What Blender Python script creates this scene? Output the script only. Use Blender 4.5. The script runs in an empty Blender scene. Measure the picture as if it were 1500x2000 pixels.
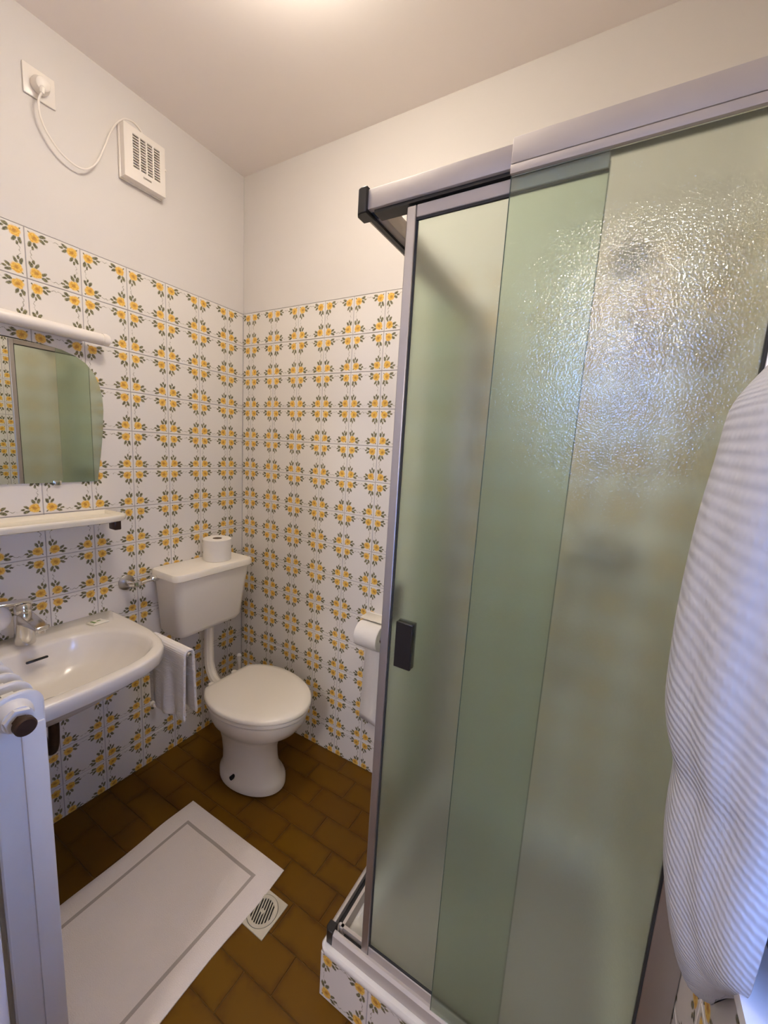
import bpy, bmesh, math, random
from mathutils import Vector, Matrix
random.seed(7)
scene = bpy.context.scene
COL = scene.collection
pi = math.pi

# ------------------------------------------------------------------ camera
cam_data = bpy.data.cameras.new('camera')
cam_data.sensor_fit = 'HORIZONTAL'
cam_data.sensor_width = 36.0
cam_data.lens = 18.726
cam_data.clip_start = 0.02
cam = bpy.data.objects.new('camera', cam_data)
COL.objects.link(cam)
_r = Vector((0.8636, 0.5006, 0.0600)); _d = Vector((0.1279, -0.1025, -0.9865)); _f = Vector((-0.4876, 0.8596, -0.1526))
M = Matrix(((_r.x, -_d.x, -_f.x, 1.6711), (_r.y, -_d.y, -_f.y, -1.4349), (_r.z, -_d.z, -_f.z, 1.4757), (0, 0, 0, 1)))
cam.matrix_world = M
scene.camera = cam

# ------------------------------------------------------------------ world, view
world = bpy.data.worlds.new('world'); scene.world = world
world.use_nodes = True
bg = world.node_tree.nodes['Background']
bg.inputs[0].default_value = (0.25, 0.42, 1.0, 1)
bg.inputs[1].default_value = 22.0
scene.view_settings.view_transform = 'Standard'
scene.view_settings.look = 'None'
scene.view_settings.gamma = 1.0
scene.view_settings.exposure = 0.0
scene.view_settings.use_curve_mapping = False
try:
    scene.cycles.use_denoising = True
    scene.cycles.max_bounces = 10
    scene.cycles.diffuse_bounces = 6
    scene.cycles.use_light_tree = False
    scene.cycles.transmission_bounces = 8
    scene.cycles.glossy_bounces = 4
    scene.cycles.use_adaptive_sampling = True
    scene.cycles.adaptive_threshold = 0.08
    scene.cycles.transparent_max_bounces = 12
    scene.cycles.sample_clamp_indirect = 20.0
    scene.cycles.blur_glossy = 0.5
except Exception:
    pass
LAMP_POS = (0.90, -0.72)
LAMP_STRENGTH = 45.0
HALL_FILL = ((1.6, -3.15), 130.0, (1.0, 0.90, 0.78, 1))  # added hall lamp: position, strength and colour of the fill through the doorway
LAMP_COLOR = (1.0, 0.90, 0.775, 1)

XD = 1.87          # right wall
YC = -1.28         # front wall (with the door)
ZT = 2.090         # top of tiling
ZC = 2.692         # ceiling
T = 0.15           # wall tile pitch

HY = -3.70                                         # far wall of the hall
HX0, HX1, HZ0, HZ1 = 1.30, 1.86, 1.78, 2.48      # hall window
# window portals: daylight from the sky outside
pl = bpy.data.lights.new('window_portal', 'AREA')
pl.shape = 'RECTANGLE'; pl.size = 0.44; pl.size_y = 0.655
pl.cycles.is_portal = True
po = bpy.data.objects.new('window_portal', pl); COL.objects.link(po)
po.location = (XD + 0.13, -1.02, 1.2325)
po.rotation_euler = (pi / 2, 0, pi / 2)
ph = bpy.data.lights.new('hall_window_portal', 'AREA')
ph.shape = 'RECTANGLE'; ph.size = HX1 - HX0; ph.size_y = HZ1 - HZ0
ph.cycles.is_portal = True
po2 = bpy.data.objects.new('hall_window_portal', ph); COL.objects.link(po2)
po2.location = ((HX0 + HX1) / 2, HY - 0.06, (HZ0 + HZ1) / 2)
po2.rotation_euler = (-pi / 2, 0, pi)

# ------------------------------------------------------------------ node helpers
class NT:
    def __init__(s, name):
        s.m = bpy.data.materials.new(name); s.m.use_nodes = True
        s.t = s.m.node_tree; s.n = s.t.nodes; s.b = s.n['Principled BSDF']; s.out = s.n['Material Output']
    def new(s, t): return s.n.new(t)
    def link(s, a, b): s.t.links.new(a, b)
    def put(s, sock, v):
        if isinstance(v, Ex): s.link(v.s, sock)
        elif hasattr(v, 'is_output'): s.link(v, sock)
        else: sock.default_value = v
    def math(s, op, a, b=0.0, c=None, clamp=False):
        n = s.new('ShaderNodeMath'); n.operation = op; n.use_clamp = clamp
        s.put(n.inputs[0], a); s.put(n.inputs[1], b)
        if c is not None: s.put(n.inputs[2], c)
        return Ex(s, n.outputs[0])
    def smooth(s, v, lo, hi, a=0.0, b=1.0):
        n = s.new('ShaderNodeMapRange'); n.interpolation_type = 'SMOOTHSTEP'
        s.put(n.inputs[0], v); n.inputs[1].default_value = lo; n.inputs[2].default_value = hi
        n.inputs[3].default_value = a; n.inputs[4].default_value = b
        return Ex(s, n.outputs[0])
    def noise(s, vec=None, scale=5.0, detail=2.0, rough=0.5):
        n = s.new('ShaderNodeTexNoise'); n.inputs['Scale'].default_value = scale
        n.inputs['Detail'].default_value = detail; n.inputs['Roughness'].default_value = rough
        if vec is not None: s.put(n.inputs['Vector'], vec)
        return n
    def mix(s, f, a, b):
        n = s.new('ShaderNodeMix'); n.data_type = 'RGBA'
        s.put(n.inputs[0], f); s.put(n.inputs[6], a); s.put(n.inputs[7], b)
        return n.outputs[2]
    def bump(s, h, strength=0.3, dist=0.002):
        n = s.new('ShaderNodeBump'); n.inputs['Strength'].default_value = strength; n.inputs['Distance'].default_value = dist
        s.put(n.inputs['Height'], h); s.link(n.outputs[0], s.b.inputs['Normal']); return n
    def coord(s, w='Object'): return s.new('ShaderNodeTexCoord').outputs[w]
class Ex:
    def __init__(s, nt, sock): s.nt = nt; s.s = sock
    def __add__(s, o): return s.nt.math('ADD', s, o)
    def __sub__(s, o): return s.nt.math('SUBTRACT', s, o)
    def __mul__(s, o): return s.nt.math('MULTIPLY', s, o)
    def __rsub__(s, o): return s.nt.math('SUBTRACT', o, s)
    __radd__ = __add__
    __rmul__ = __mul__

def mat(name, col, rough=0.5, metal=0.0, spec=0.5, coat=0.0, emit=None, noise=None, bump=None):
    k = NT(name); b = k.b
    c = (*col, 1) if len(col) == 3 else col
    b.inputs['Base Color'].default_value = c
    b.inputs['Roughness'].default_value = rough; b.inputs['Metallic'].default_value = metal
    b.inputs['Specular IOR Level'].default_value = spec
    b.inputs['Coat Weight'].default_value = coat; b.inputs['Coat Roughness'].default_value = 0.05
    if noise:                                   # (scale, amount): slight colour mottling
        nz = k.noise(k.coord(), noise[0], 3)
        a = noise[1]
        c2 = tuple(min(1, x * (1 + a)) for x in col) + (1,); c1 = tuple(x * (1 - a) for x in col) + (1,)
        k.link(k.mix(Ex(k, nz.outputs['Fac']), c1, c2), b.inputs['Base Color'])
    if bump:                                    # (scale, strength, dist)
        nz = k.noise(k.coord(), bump[0], 2); k.bump(Ex(k, nz.outputs['Fac']), bump[1], bump[2])
    if emit:
        b.inputs['Emission Color'].default_value = emit[0]; b.inputs['Emission Strength'].default_value = emit[1]
    return k.m

# ------------------------------------------------------------------ materials
def make_tile_material():
    k = NT('flower_tile_glaze')
    uvn = k.new('ShaderNodeUVMap'); uvn.uv_map = 'UVMap'
    sep = k.new('ShaderNodeSeparateXYZ'); k.link(uvn.outputs[0], sep.inputs[0])
    u = Ex(k, sep.outputs[0]); v = Ex(k, sep.outputs[1])
    info = k.new('ShaderNodeObjectInfo')
    rnd = Ex(k, info.outputs['Random'])
    comb = k.new('ShaderNodeCombineXYZ'); k.put(comb.inputs[0], u); k.put(comb.inputs[1], v); k.put(comb.inputs[2], rnd * 9.0)
    nz = k.noise(comb.outputs[0], 14, 2, 0.6)
    sc = k.new('ShaderNodeSeparateColor'); k.link(nz.outputs['Color'], sc.inputs[0])
    n1 = Ex(k, sc.outputs[0]) - 0.5; n2 = Ex(k, sc.outputs[1]) - 0.5; n3 = Ex(k, sc.outputs[2])
    # fold the tile into one corner
    p = k.math('MINIMUM', u, 1.0 - u) + n1 * 0.045
    q = k.math('MINIMUM', v, 1.0 - v) + n2 * 0.045
    def ell(cx, cy, a, b, ang):
        ca, sa = math.cos(ang), math.sin(ang)
        dx = p - cx; dy = q - cy
        X = (dx * ca + dy * sa) * (1 / a); Y = (dy * ca - dx * sa) * (1 / b)
        return k.math('SQRT', X * X + Y * Y)
    def mask(d, soft=0.22): return k.smooth(d, 1 - soft, 1 + soft, 1, 0)
    fl = mask(ell(0.152, 0.146, 0.102, 0.092, 0.6), 0.20)
    fl2 = mask(ell(0.118, 0.195, 0.052, 0.044, 1.2), 0.22)
    fl3 = mask(ell(0.200, 0.114, 0.050, 0.044, 0.2), 0.22)
    flower = k.math('MAXIMUM', fl, k.math('MAXIMUM', fl2, fl3))
    core = mask(ell(0.160, 0.152, 0.042, 0.035, 0.6), 0.7)
    leaves = None
    for (cx, cy, a, b, an) in [(0.300, 0.074, 0.064, 0.033, -0.35), (0.295, 0.172, 0.060, 0.031, 0.6), (0.360, 0.122, 0.040, 0.022, 0.1),
                               (0.074, 0.300, 0.064, 0.033, 1.9), (0.172, 0.295, 0.060, 0.031, 1.0), (0.122, 0.360, 0.040, 0.022, 1.5),
                               (0.068, 0.068, 0.024, 0.014, 0.78)]:
        mk = mask(ell(cx, cy, a, b, an), 0.3)
        leaves = mk if leaves is None else k.math('MAXIMUM', leaves, mk)
    def swirl(s, t):
        w = k.math('SINE', s * 38.0) * 0.020 + 0.098
        d = k.math('ABSOLUTE', t - w)
        line = k.smooth(d, 0.005, 0.013, 1, 0)
        rng = k.smooth(s, 0.37, 0.40, 0, 1)
        brk = k.smooth(n3, 0.40, 0.56, 0.15, 1)
        return line * rng * brk
    sw = k.math('MAXIMUM', swirl(p, q), swirl(q, p)) * 0.7
    petals = k.noise(comb.outputs[0], 34, 1, 0.5)
    yel = k.mix(k.smooth(Ex(k, petals.outputs['Fac']), 0.35, 0.66), (0.85, 0.58, 0.11, 1), (0.74, 0.38, 0.045, 1))
    yel = k.mix(core * 0.75, yel, (0.42, 0.16, 0.02, 1))
    grn = k.mix(k.smooth(Ex(k, petals.outputs['Fac']), 0.4, 0.6), (0.060, 0.060, 0.020, 1), (0.20, 0.18, 0.070, 1))
    base = k.mix(rnd, (0.735, 0.698, 0.655, 1), (0.765, 0.728, 0.683, 1))
    c = k.mix(sw, base, (0.22, 0.20, 0.13, 1))
    c = k.mix(leaves * 0.93, c, grn)
    c = k.mix(flower * 0.97, c, yel)
    k.link(c, k.b.inputs['Base Color'])
    k.b.inputs['Roughness'].default_value = 0.22
    k.b.inputs['Specular IOR Level'].default_value = 0.45
    wv = k.noise(comb.outputs[0], 3.0, 1); k.bump(Ex(k, wv.outputs['Fac']), 0.12, 0.004)
    return k.m

def make_floor_material():
    k = NT('brown_floor_tile_glaze')
    uvn = k.new('ShaderNodeUVMap'); uvn.uv_map = 'UVMap'
    sep = k.new('ShaderNodeSeparateXYZ'); k.link(uvn.outputs[0], sep.inputs[0])
    u = Ex(k, sep.outputs[0]); v = Ex(k, sep.outputs[1])
    rnd = Ex(k, k.new('ShaderNodeObjectInfo').outputs['Random'])
    comb = k.new('ShaderNodeCombineXYZ'); k.put(comb.inputs[0], u * 2.0); k.put(comb.inputs[1], v); k.put(comb.inputs[2], rnd * 13.0)
    n1 = k.noise(comb.outputs[0], 1.8, 3, 0.6)
    edge = k.math('MINIMUM', k.math('MINIMUM', u * 2.0, (1.0 - u) * 2.0), k.math('MINIMUM', v, 1.0 - v))
    e = k.smooth(edge + (Ex(k, n1.outputs['Fac']) - 0.5) * 0.55, -0.12, 0.22, 0, 1)
    c = k.mix(e, (0.085, 0.034, 0.003, 1), (0.140, 0.064, 0.003, 1))
    c = k.mix(rnd * 0.45, c, (0.105, 0.040, 0.004, 1))
    k.link(c, k.b.inputs['Base Color'])
    k.b.inputs['Roughness'].default_value = 0.30
    k.b.inputs['Specular IOR Level'].default_value = 0.22
    k.bump(Ex(k, n1.outputs['Fac']), 0.10, 0.004)
    return k.m

def make_glass(name, tint):
    """rolled pattern glass: diffusing refraction, with the pebbled face glittering where it mirrors a light"""
    k = NT(name)
    co = k.coord()
    vo = k.noise(co, 330, 0)
    def bump(strength):
        n = k.new('ShaderNodeBump'); n.inputs['Strength'].default_value = strength; n.inputs['Distance'].default_value = 0.0010
        k.link(vo.outputs['Fac'], n.inputs['Height']); return n.outputs[0]
    rf = k.new('ShaderNodeBsdfRefraction'); rf.inputs['Color'].default_value = (*tint, 1)
    rf.inputs['Roughness'].default_value = 0.27; rf.inputs['IOR'].default_value = 1.45
    gl = k.new('ShaderNodeBsdfGlossy'); gl.inputs['Color'].default_value = (1, 1, 1, 1); gl.inputs['Roughness'].default_value = 0.07
    k.link(bump(0.45), gl.inputs['Normal'])
    fr = k.new('ShaderNodeFresnel'); fr.inputs['IOR'].default_value = 1.45
    m1 = k.new('ShaderNodeMixShader'); k.link(fr.outputs[0], m1.inputs[0]); k.link(rf.outputs[0], m1.inputs[1]); k.link(gl.outputs[0], m1.inputs[2])
    tl = k.new('ShaderNodeBsdfTranslucent'); tl.inputs[0].default_value = (0.90, 0.93, 0.80, 1)
    m2 = k.new('ShaderNodeMixShader'); m2.inputs[0].default_value = 0.10
    k.link(m1.outputs[0], m2.inputs[1]); k.link(tl.outputs[0], m2.inputs[2]); k.link(m2.outputs[0], k.out.inputs[0])
    return k.m

def make_terry(name, col, scale, strength):
    k = NT(name); k.b.inputs['Base Color'].default_value = (*col, 1); k.b.inputs['Roughness'].default_value = 0.95
    k.b.inputs['Specular IOR Level'].default_value = 0.1
    k.b.inputs['Sheen Weight'].default_value = 0.25
    nz = k.noise(k.coord(), scale, 2); k.bump(Ex(k, nz.outputs['Fac']), strength, 0.003)
    return k.m

def make_waffle(name, col, nu, nv):
    """waffle weave: horizontal ribs broken by small pits, laid out in the cloth's own UVs"""
    k = NT(name); k.b.inputs['Base Color'].default_value = (*col, 1); k.b.inputs['Roughness'].default_value = 0.95
    k.b.inputs['Specular IOR Level'].default_value = 0.1
    uvn = k.new('ShaderNodeUVMap'); uvn.uv_map = 'UVMap'
    sep = k.new('ShaderNodeSeparateXYZ'); k.link(uvn.outputs[0], sep.inputs[0])
    u = Ex(k, sep.outputs[0]); v = Ex(k, sep.outputs[1])
    a = k.math('SINE', v * (nv * 2 * pi)) * 0.5 + 0.5
    b = k.math('SINE', u * (nu * 2 * pi)) * 0.5 + 0.5
    h = a * 0.75 + a * b * 0.45
    k.bump(h, 0.45, 0.0016)
    return k.m

M_TILE = make_tile_material()
M_FLOOR = make_floor_material()
M_GROUT = mat('tile_grout', (0.42, 0.39, 0.40), 0.9, noise=(40, 0.12))
M_FGROUT = mat('floor_grout', (0.150, 0.080, 0.020), 0.9, noise=(40, 0.2))
M_PLASTER = mat('white_wall_paint', (0.665, 0.63, 0.60), 0.8, noise=(3, 0.015), bump=(60, 0.06, 0.002))
M_CEIL = mat('ceiling_paint', (0.88, 0.815, 0.775), 0.6, noise=(2, 0.015))
M_CERAMIC = mat('white_ceramic', (0.78, 0.735, 0.67), 0.22, coat=0.12, noise=(4, 0.01))
M_SEAT = mat('cream_seat_plastic', (0.80, 0.745, 0.655), 0.22, noise=(4, 0.01))
M_CISTERN = mat('cream_cistern_plastic', (0.88, 0.83, 0.745), 0.28, noise=(4, 0.01))
M_PLASTIC = mat('white_plastic', (0.80, 0.75, 0.69), 0.30, noise=(6, 0.01))
M_IVORY = mat('ivory_shelf_enamel', (0.78, 0.73, 0.62), 0.25, noise=(6, 0.01))
M_CHROME = mat('chrome', (0.72, 0.70, 0.68), 0.12, metal=1.0, noise=(5, 0.03))
M_DULL = mat('dull_metal', (0.42, 0.40, 0.38), 0.32, metal=1.0, noise=(30, 0.15))
M_ALU = mat('satin_aluminium', (0.52, 0.475, 0.435), 0.55, metal=0.25, noise=(15, 0.04))
M_ALUM = mat('polished_aluminium', (0.50, 0.48, 0.48), 0.38, metal=0.9, noise=(15, 0.04))
M_EDGE = mat('green_glass_edge', (0.05, 0.09, 0.075), 0.25, noise=(20, 0.1))
M_ALUD = mat('dark_channel_aluminium', (0.28, 0.27, 0.28), 0.45, metal=0.8, noise=(15, 0.06))
M_BLACK = mat('black_plastic', (0.012, 0.011, 0.012), 0.35, noise=(20, 0.2))
M_BROWN = mat('brown_bracket_plastic', (0.045, 0.016, 0.008), 0.35, noise=(20, 0.2))
M_RUBBER = mat('dark_rubber_seal', (0.03, 0.03, 0.03), 0.7, noise=(20, 0.2))
M_DARK = mat('dark_void', (0.012, 0.009, 0.007), 0.9, noise=(20, 0.2))
M_RAD = mat('white_radiator_enamel', (0.70, 0.675, 0.65), 0.32, noise=(9, 0.05))
M_BRASS = mat('tarnished_brass', (0.050, 0.024, 0.013), 0.5, metal=0.5, noise=(60, 0.5))
M_PAPER = mat('white_tissue_paper', (0.82, 0.78, 0.72), 0.95, noise=(30, 0.02), bump=(180, 0.15, 0.002))
M_CARD = mat('brown_cardboard', (0.20, 0.13, 0.08), 0.9, noise=(30, 0.1))
M_MIRROR = mat('mirror_silver', (0.86, 0.87, 0.84), 0.0, metal=1.0)
M_MAT = make_terry('white_terry_mat', (0.74, 0.665, 0.61), 420, 0.6)
M_MATLINE = make_terry('grey_mat_stripe', (0.40, 0.345, 0.30), 420, 0.4)
M_GLASS = make_glass('textured_shower_glass', (0.935, 0.995, 0.945))
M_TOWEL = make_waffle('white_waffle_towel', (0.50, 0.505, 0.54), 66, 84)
M_HTOWEL = make_waffle('white_waffle_hand_towel', (0.78, 0.75, 0.73), 40, 90)
M_GREY_PL = mat('beige_drain_plastic', (0.52, 0.47, 0.36), 0.4, noise=(30, 0.06))
M_TRAY = mat('white_tray_enamel', (0.78, 0.76, 0.72), 0.15, coat=0.3, noise=(5, 0.01))
M_FRAME = mat('dark_window_stain', (0.05, 0.055, 0.085), 0.35, noise=(30, 0.25))
M_SILL = mat('white_sill_stone', (0.76, 0.75, 0.76), 0.35, noise=(30, 0.04))
M_CLEAR = NT('window_glass'); M_CLEAR.b.inputs['Transmission Weight'].default_value = 1; M_CLEAR.b.inputs['Roughness'].default_value = 0.0
M_CLEAR.b.inputs['Base Color'].default_value = (0.95, 0.97, 1, 1); M_CLEAR = M_CLEAR.m
M_PRINT = mat('green_print', (0.16, 0.26, 0.06), 0.5)
M_PACK = mat('soap_wrapper', (0.80, 0.77, 0.66), 0.3, noise=(20, 0.03))
M_DOORW = mat('white_door_paint', (0.70, 0.69, 0.72), 0.4, noise=(6, 0.02))
M_LAMPGLASS = mat('lit_opal_glass', (0.9, 0.85, 0.75), 0.3, emit=(LAMP_COLOR, LAMP_STRENGTH))

# ------------------------------------------------------------------ mesh helpers
class MB:
    def __init__(s): s.v = []; s.f = []; s.uv = {}
    def add(s, vs, fs):
        o = len(s.v); s.v += [tuple(p) for p in vs]; s.f += [tuple(i + o for i in f) for f in fs]; return s
    def box(s, x0, x1, y0, y1, z0, z1):
        x0, x1 = min(x0, x1), max(x0, x1); y0, y1 = min(y0, y1), max(y0, y1); z0, z1 = min(z0, z1), max(z0, z1)
        return s.add([(x0, y0, z0), (x1, y0, z0), (x1, y1, z0), (x0, y1, z0), (x0, y0, z1), (x1, y0, z1), (x1, y1, z1), (x0, y1, z1)],
                     [(3, 2, 1, 0), (4, 5, 6, 7), (0, 1, 5, 4), (1, 2, 6, 5), (2, 3, 7, 6), (3, 0, 4, 7)])
    def rbox(s, x0, x1, y0, y1, z0, z1, r=0.003, seg=2):
        bm = bmesh.new(); bmesh.ops.create_cube(bm, size=1)
        for w in bm.verts: w.co = Vector(((x0 + x1) / 2 + w.co.x * abs(x1 - x0), (y0 + y1) / 2 + w.co.y * abs(y1 - y0), (z0 + z1) / 2 + w.co.z * abs(z1 - z0)))
        r = min(r, abs(x1 - x0) * .49, abs(y1 - y0) * .49, abs(z1 - z0) * .49)
        bmesh.ops.bevel(bm, geom=bm.edges[:], offset=r, segments=seg, profile=0.5, affect='EDGES')
        bm.verts.index_update()
        s.add([w.co for w in bm.verts], [[w.index for w in f.verts] for f in bm.faces]); bm.free(); return s
    def ring(s, rings, closed=True, cap0=True, cap1=True):
        """loft through rings of equal count"""
        n = len(rings[0]); vs = [p for r in rings for p in r]; fs = []
        for i in range(len(rings) - 1):
            for j in range(n if closed else n - 1):
                k = (j + 1) % n
                fs.append((i * n + j, i * n + k, (i + 1) * n + k, (i + 1) * n + j))
        if cap0: fs.append(tuple(range(n - 1, -1, -1)))
        if cap1: fs.append(tuple((len(rings) - 1) * n + j for j in range(n)))
        return s.add(vs, fs)
    def cyl(s, a, b, r0, r1=None, n=20, cap=True):
        return s.lathe(a, b, [(0, r0), (1, r0 if r1 is None else r1)], n, cap)
    def lathe(s, a, b, prof, n=24, cap=True):
        """profile: (t along a->b, radius)"""
        a = Vector(a); b = Vector(b); d = (b - a); L = d.normalized()
        u = L.orthogonal().normalized(); w = L.cross(u)
        return s.ring([[a + d * t + (u * math.cos(2 * pi * j / n) + w * math.sin(2 * pi * j / n)) * r for j in range(n)] for t, r in prof], True, cap, cap)
    def tube(s, pts, r, n=10, cap=True):
        P = [Vector(p) for p in pts]; rings = []; u = None
        for i, p in enumerate(P):
            d = (P[min(i + 1, len(P) - 1)] - P[max(i - 1, 0)]).normalized()
            u = d.orthogonal().normalized() if u is None else (u - d * u.dot(d)).normalized()
            w = d.cross(u); rr = r[i] if isinstance(r, (list, tuple)) else r
            rings.append([p + (u * math.cos(2 * pi * j / n) + w * math.sin(2 * pi * j / n)) * rr for j in range(n)])
        return s.ring(rings, True, cap, cap)
    def prism(s, poly, axis, a, b):
        """poly: 2-D outline; axis: which axis is extruded"""
        def P(p, h): return (h, p[0], p[1]) if axis == 0 else (p[0], h, p[1]) if axis == 1 else (p[0], p[1], h)
        return s.ring([[P(p, a) for p in poly], [P(p, b) for p in poly]])
    def build(s, name, m, parent=None, smooth=True, angle=35, sub=0, bevel=0, uv=None, solid=0):
        me = bpy.data.meshes.new(name)
        off = parent_world(parent)
        me.from_pydata([(p[0] - off[0], p[1] - off[1], p[2] - off[2]) for p in s.v], [], s.f); me.update()
        bm = bmesh.new(); bm.from_mesh(me)
        bmesh.ops.recalc_face_normals(bm, faces=bm.faces[:]); bm.to_mesh(me); bm.free()
        if uv is not None:
            lay = me.uv_layers.new(name='UVMap')
            for lp in me.loops: lay.data[lp.index].uv = uv[lp.vertex_index]
        me.materials.append(m)
        if smooth:
            for p in me.polygons: p.use_smooth = True
            try: me.set_sharp_from_angle(angle=math.radians(angle))
            except Exception: pass
        o = bpy.data.objects.new(name, me); COL.objects.link(o)
        if parent is not None: o.parent = parent
        if bevel:
            bv = o.modifiers.new('bevel', 'BEVEL'); bv.width = bevel; bv.segments = 2; bv.limit_method = 'ANGLE'
        if solid:
            so = o.modifiers.new('solid', 'SOLIDIFY'); so.thickness = solid; so.offset = 0
        if sub:
            sb = o.modifiers.new('sub', 'SUBSURF'); sb.levels = sub; sb.render_levels = sub
        return o
_world = {}
def parent_world(p):
    if p is None: return (0, 0, 0)
    return _world.get(p.name, (0, 0, 0))
def thing(name, label, cat, loc, group=None):
    o = bpy.data.objects.new(name, None); COL.objects.link(o); o.location = loc
    o.empty_display_size = 0.05
    o['label'] = label; o['category'] = cat
    if group: o['group'] = group
    _world[o.name] = tuple(loc); return o
def part_of(o, parent):
    """register o so that sub-parts built under it stay in place"""
    _world[o.name] = parent_world(parent); return o
def tag(o, label, cat, group=None):
    o['label'] = label; o['category'] = cat
    if group: o['group'] = group
    return o
def struct(o): o['kind'] = 'structure'; return o
def resample(poly, n, start=0):
    P = [Vector(p) for p in poly]; L = [0]
    for i in range(len(P)): L.append(L[-1] + (P[(i + 1) % len(P)] - P[i]).length)
    out = []
    for k in range(n):
        t = L[-1] * k / n
        for i in range(len(P)):
            if L[i] <= t <= L[i + 1] + 1e-9:
                s = (t - L[i]) / max(1e-9, L[i + 1] - L[i]); out.append(P[i].lerp(P[(i + 1) % len(P)], s)); break
    return out
def spline(pts, n, closed=False):
    """Catmull-Rom through points"""
    P = [Vector(p) for p in pts]; m = len(P); out = []
    segs = m if closed else m - 1
    for i in range(segs):
        p0 = P[(i - 1) % m] if closed or i > 0 else P[0]; p1 = P[i]; p2 = P[(i + 1) % m]
        p3 = P[(i + 2) % m] if closed or i + 2 < m else P[-1]
        for k in range(n):
            t = k / n
            out.append(0.5 * ((2 * p1) + (p2 - p0) * t + (2 * p0 - 5 * p1 + 4 * p2 - p3) * t * t + (3 * p1 - p0 - 3 * p2 + p3) * t ** 3))
    if not closed: out.append(P[-1])
    return out

# ------------------------------------------------------------------ tiles
GAP = 0.0022; DEP = 0.0022; CH = 0.0011
_tile_cache = {}
def tile_mesh(w, h, u0, v0, u1, v1, m, key):
    """thin chamfered tile in local (x right, y out, z up), front face at y=0, back at y=+DEP"""
    if key in _tile_cache: return _tile_cache[key]
    c = CH
    vs = [(0, DEP, 0), (w, DEP, 0), (w, DEP, h), (0, DEP, h), (0, c, 0), (w, c, 0), (w, c, h), (0, c, h), (c, 0, c), (w - c, 0, c), (w - c, 0, h - c), (c, 0, h - c)]
    fs = [(8, 9, 10, 11), (4, 5, 9, 8), (5, 6, 10, 9), (6, 7, 11, 10), (7, 4, 8, 11), (0, 1, 5, 4), (1, 2, 6, 5), (2, 3, 7, 6), (3, 0, 4, 7)]
    me = bpy.data.meshes.new('tile'); me.from_pydata(vs, [], fs); me.update()
    lay = me.uv_layers.new(name='UVMap')
    for lp in me.loops:
        p = vs[lp.vertex_index]; lay.data[lp.index].uv = (u0 + (u1 - u0) * p[0] / w, v0 + (v1 - v0) * p[2] / h)
    me.materials.append(m); _tile_cache[key] = me; return me
def lay_tiles(parent, name, m, ucuts, vcuts, place, skip=None, upitch=T, vpitch=T, uorig=0.0, vorig=0.0, GAP=GAP):
    """ucuts / vcuts: sorted grid lines incl. ends; place(u, v) -> matrix for the tile's local frame"""
    for i in range(len(ucuts) - 1):
        for j in range(len(vcuts) - 1):
            a, b, c, d = ucuts[i], ucuts[i + 1], vcuts[j], vcuts[j + 1]
            if b - a < 0.012 or d - c < 0.012: continue
            if skip and skip(a, b, c, d): continue
            w = b - a - GAP; h = d - c - GAP
            fu = ((a - uorig) / upitch) % 1.0; fv = ((c - vorig) / vpitch) % 1.0
            if fu > 0.995: fu = 0
            if fv > 0.995: fv = 0
            key = (name, m.name, round(w, 4), round(h, 4), round(fu, 2), round(fv, 2))
            me = tile_mesh(w, h, fu, fv, fu + (b - a) / upitch, fv + (d - c) / vpitch, m, key)
            o = bpy.data.objects.new(name, me); COL.objects.link(o); o.parent = parent
            o.matrix_local = place(a + GAP / 2, c + GAP / 2)
def cuts(lo, hi, orig, pitch):
    k0 = math.floor((lo - orig) / pitch); out = [lo]; k = k0
    while True:
        x = orig + k * pitch
        if x > hi - 1e-4: break
        if x > lo + 1e-4: out.append(x)
        k += 1
    return out + [hi]
def frame(origin, ux, out, up):
    """local x->ux, local y -> -out (into wall), z->up"""
    a = Vector(ux); b = -Vector(out); c = Vector(up)
    return Matrix(((a.x, b.x, c.x, origin[0]), (a.y, b.y, c.y, origin[1]), (a.z, b.z, c.z, origin[2]), (0, 0, 0, 1)))

VC = cuts(0.0, ZT, ZT, T)
# ------------------------------------------------------------------ room shell
TH = 0.12
wall_left = struct(MB().box(-TH, -DEP, YC - 0.1, TH, 0, ZC).build('wall_left', M_GROUT, smooth=False))
MB().box(-DEP, -0.0004, YC, 0, ZT + 0.001, ZC).build('plaster', M_PLASTER, wall_left, False)
# left wall: tiles run from the corner (0) towards the camera; u = -y
lay_tiles(wall_left, 'wall_tile', M_TILE, cuts(0.0, -YC, 0.0929, T), VC, lambda u, v: frame((0, -u, v), (0, -1, 0), (1, 0, 0), (0, 0, 1)), uorig=0.0929, vorig=ZT)

wall_back = struct(MB().box(-DEP, XD + TH, DEP, TH, 0, ZC).build('wall_back', M_GROUT, smooth=False))
MB().box(0, XD, DEP, 0.0004, ZT + 0.001, ZC).build('plaster', M_PLASTER, wall_back, False)
lay_tiles(wall_back, 'wall_tile', M_TILE, cuts(0.0, XD, 0.0568, T), VC, lambda u, v: frame((u, 0, v), (1, 0, 0), (0, -1, 0), (0, 0, 1)), uorig=0.0568, vorig=ZT)

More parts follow.
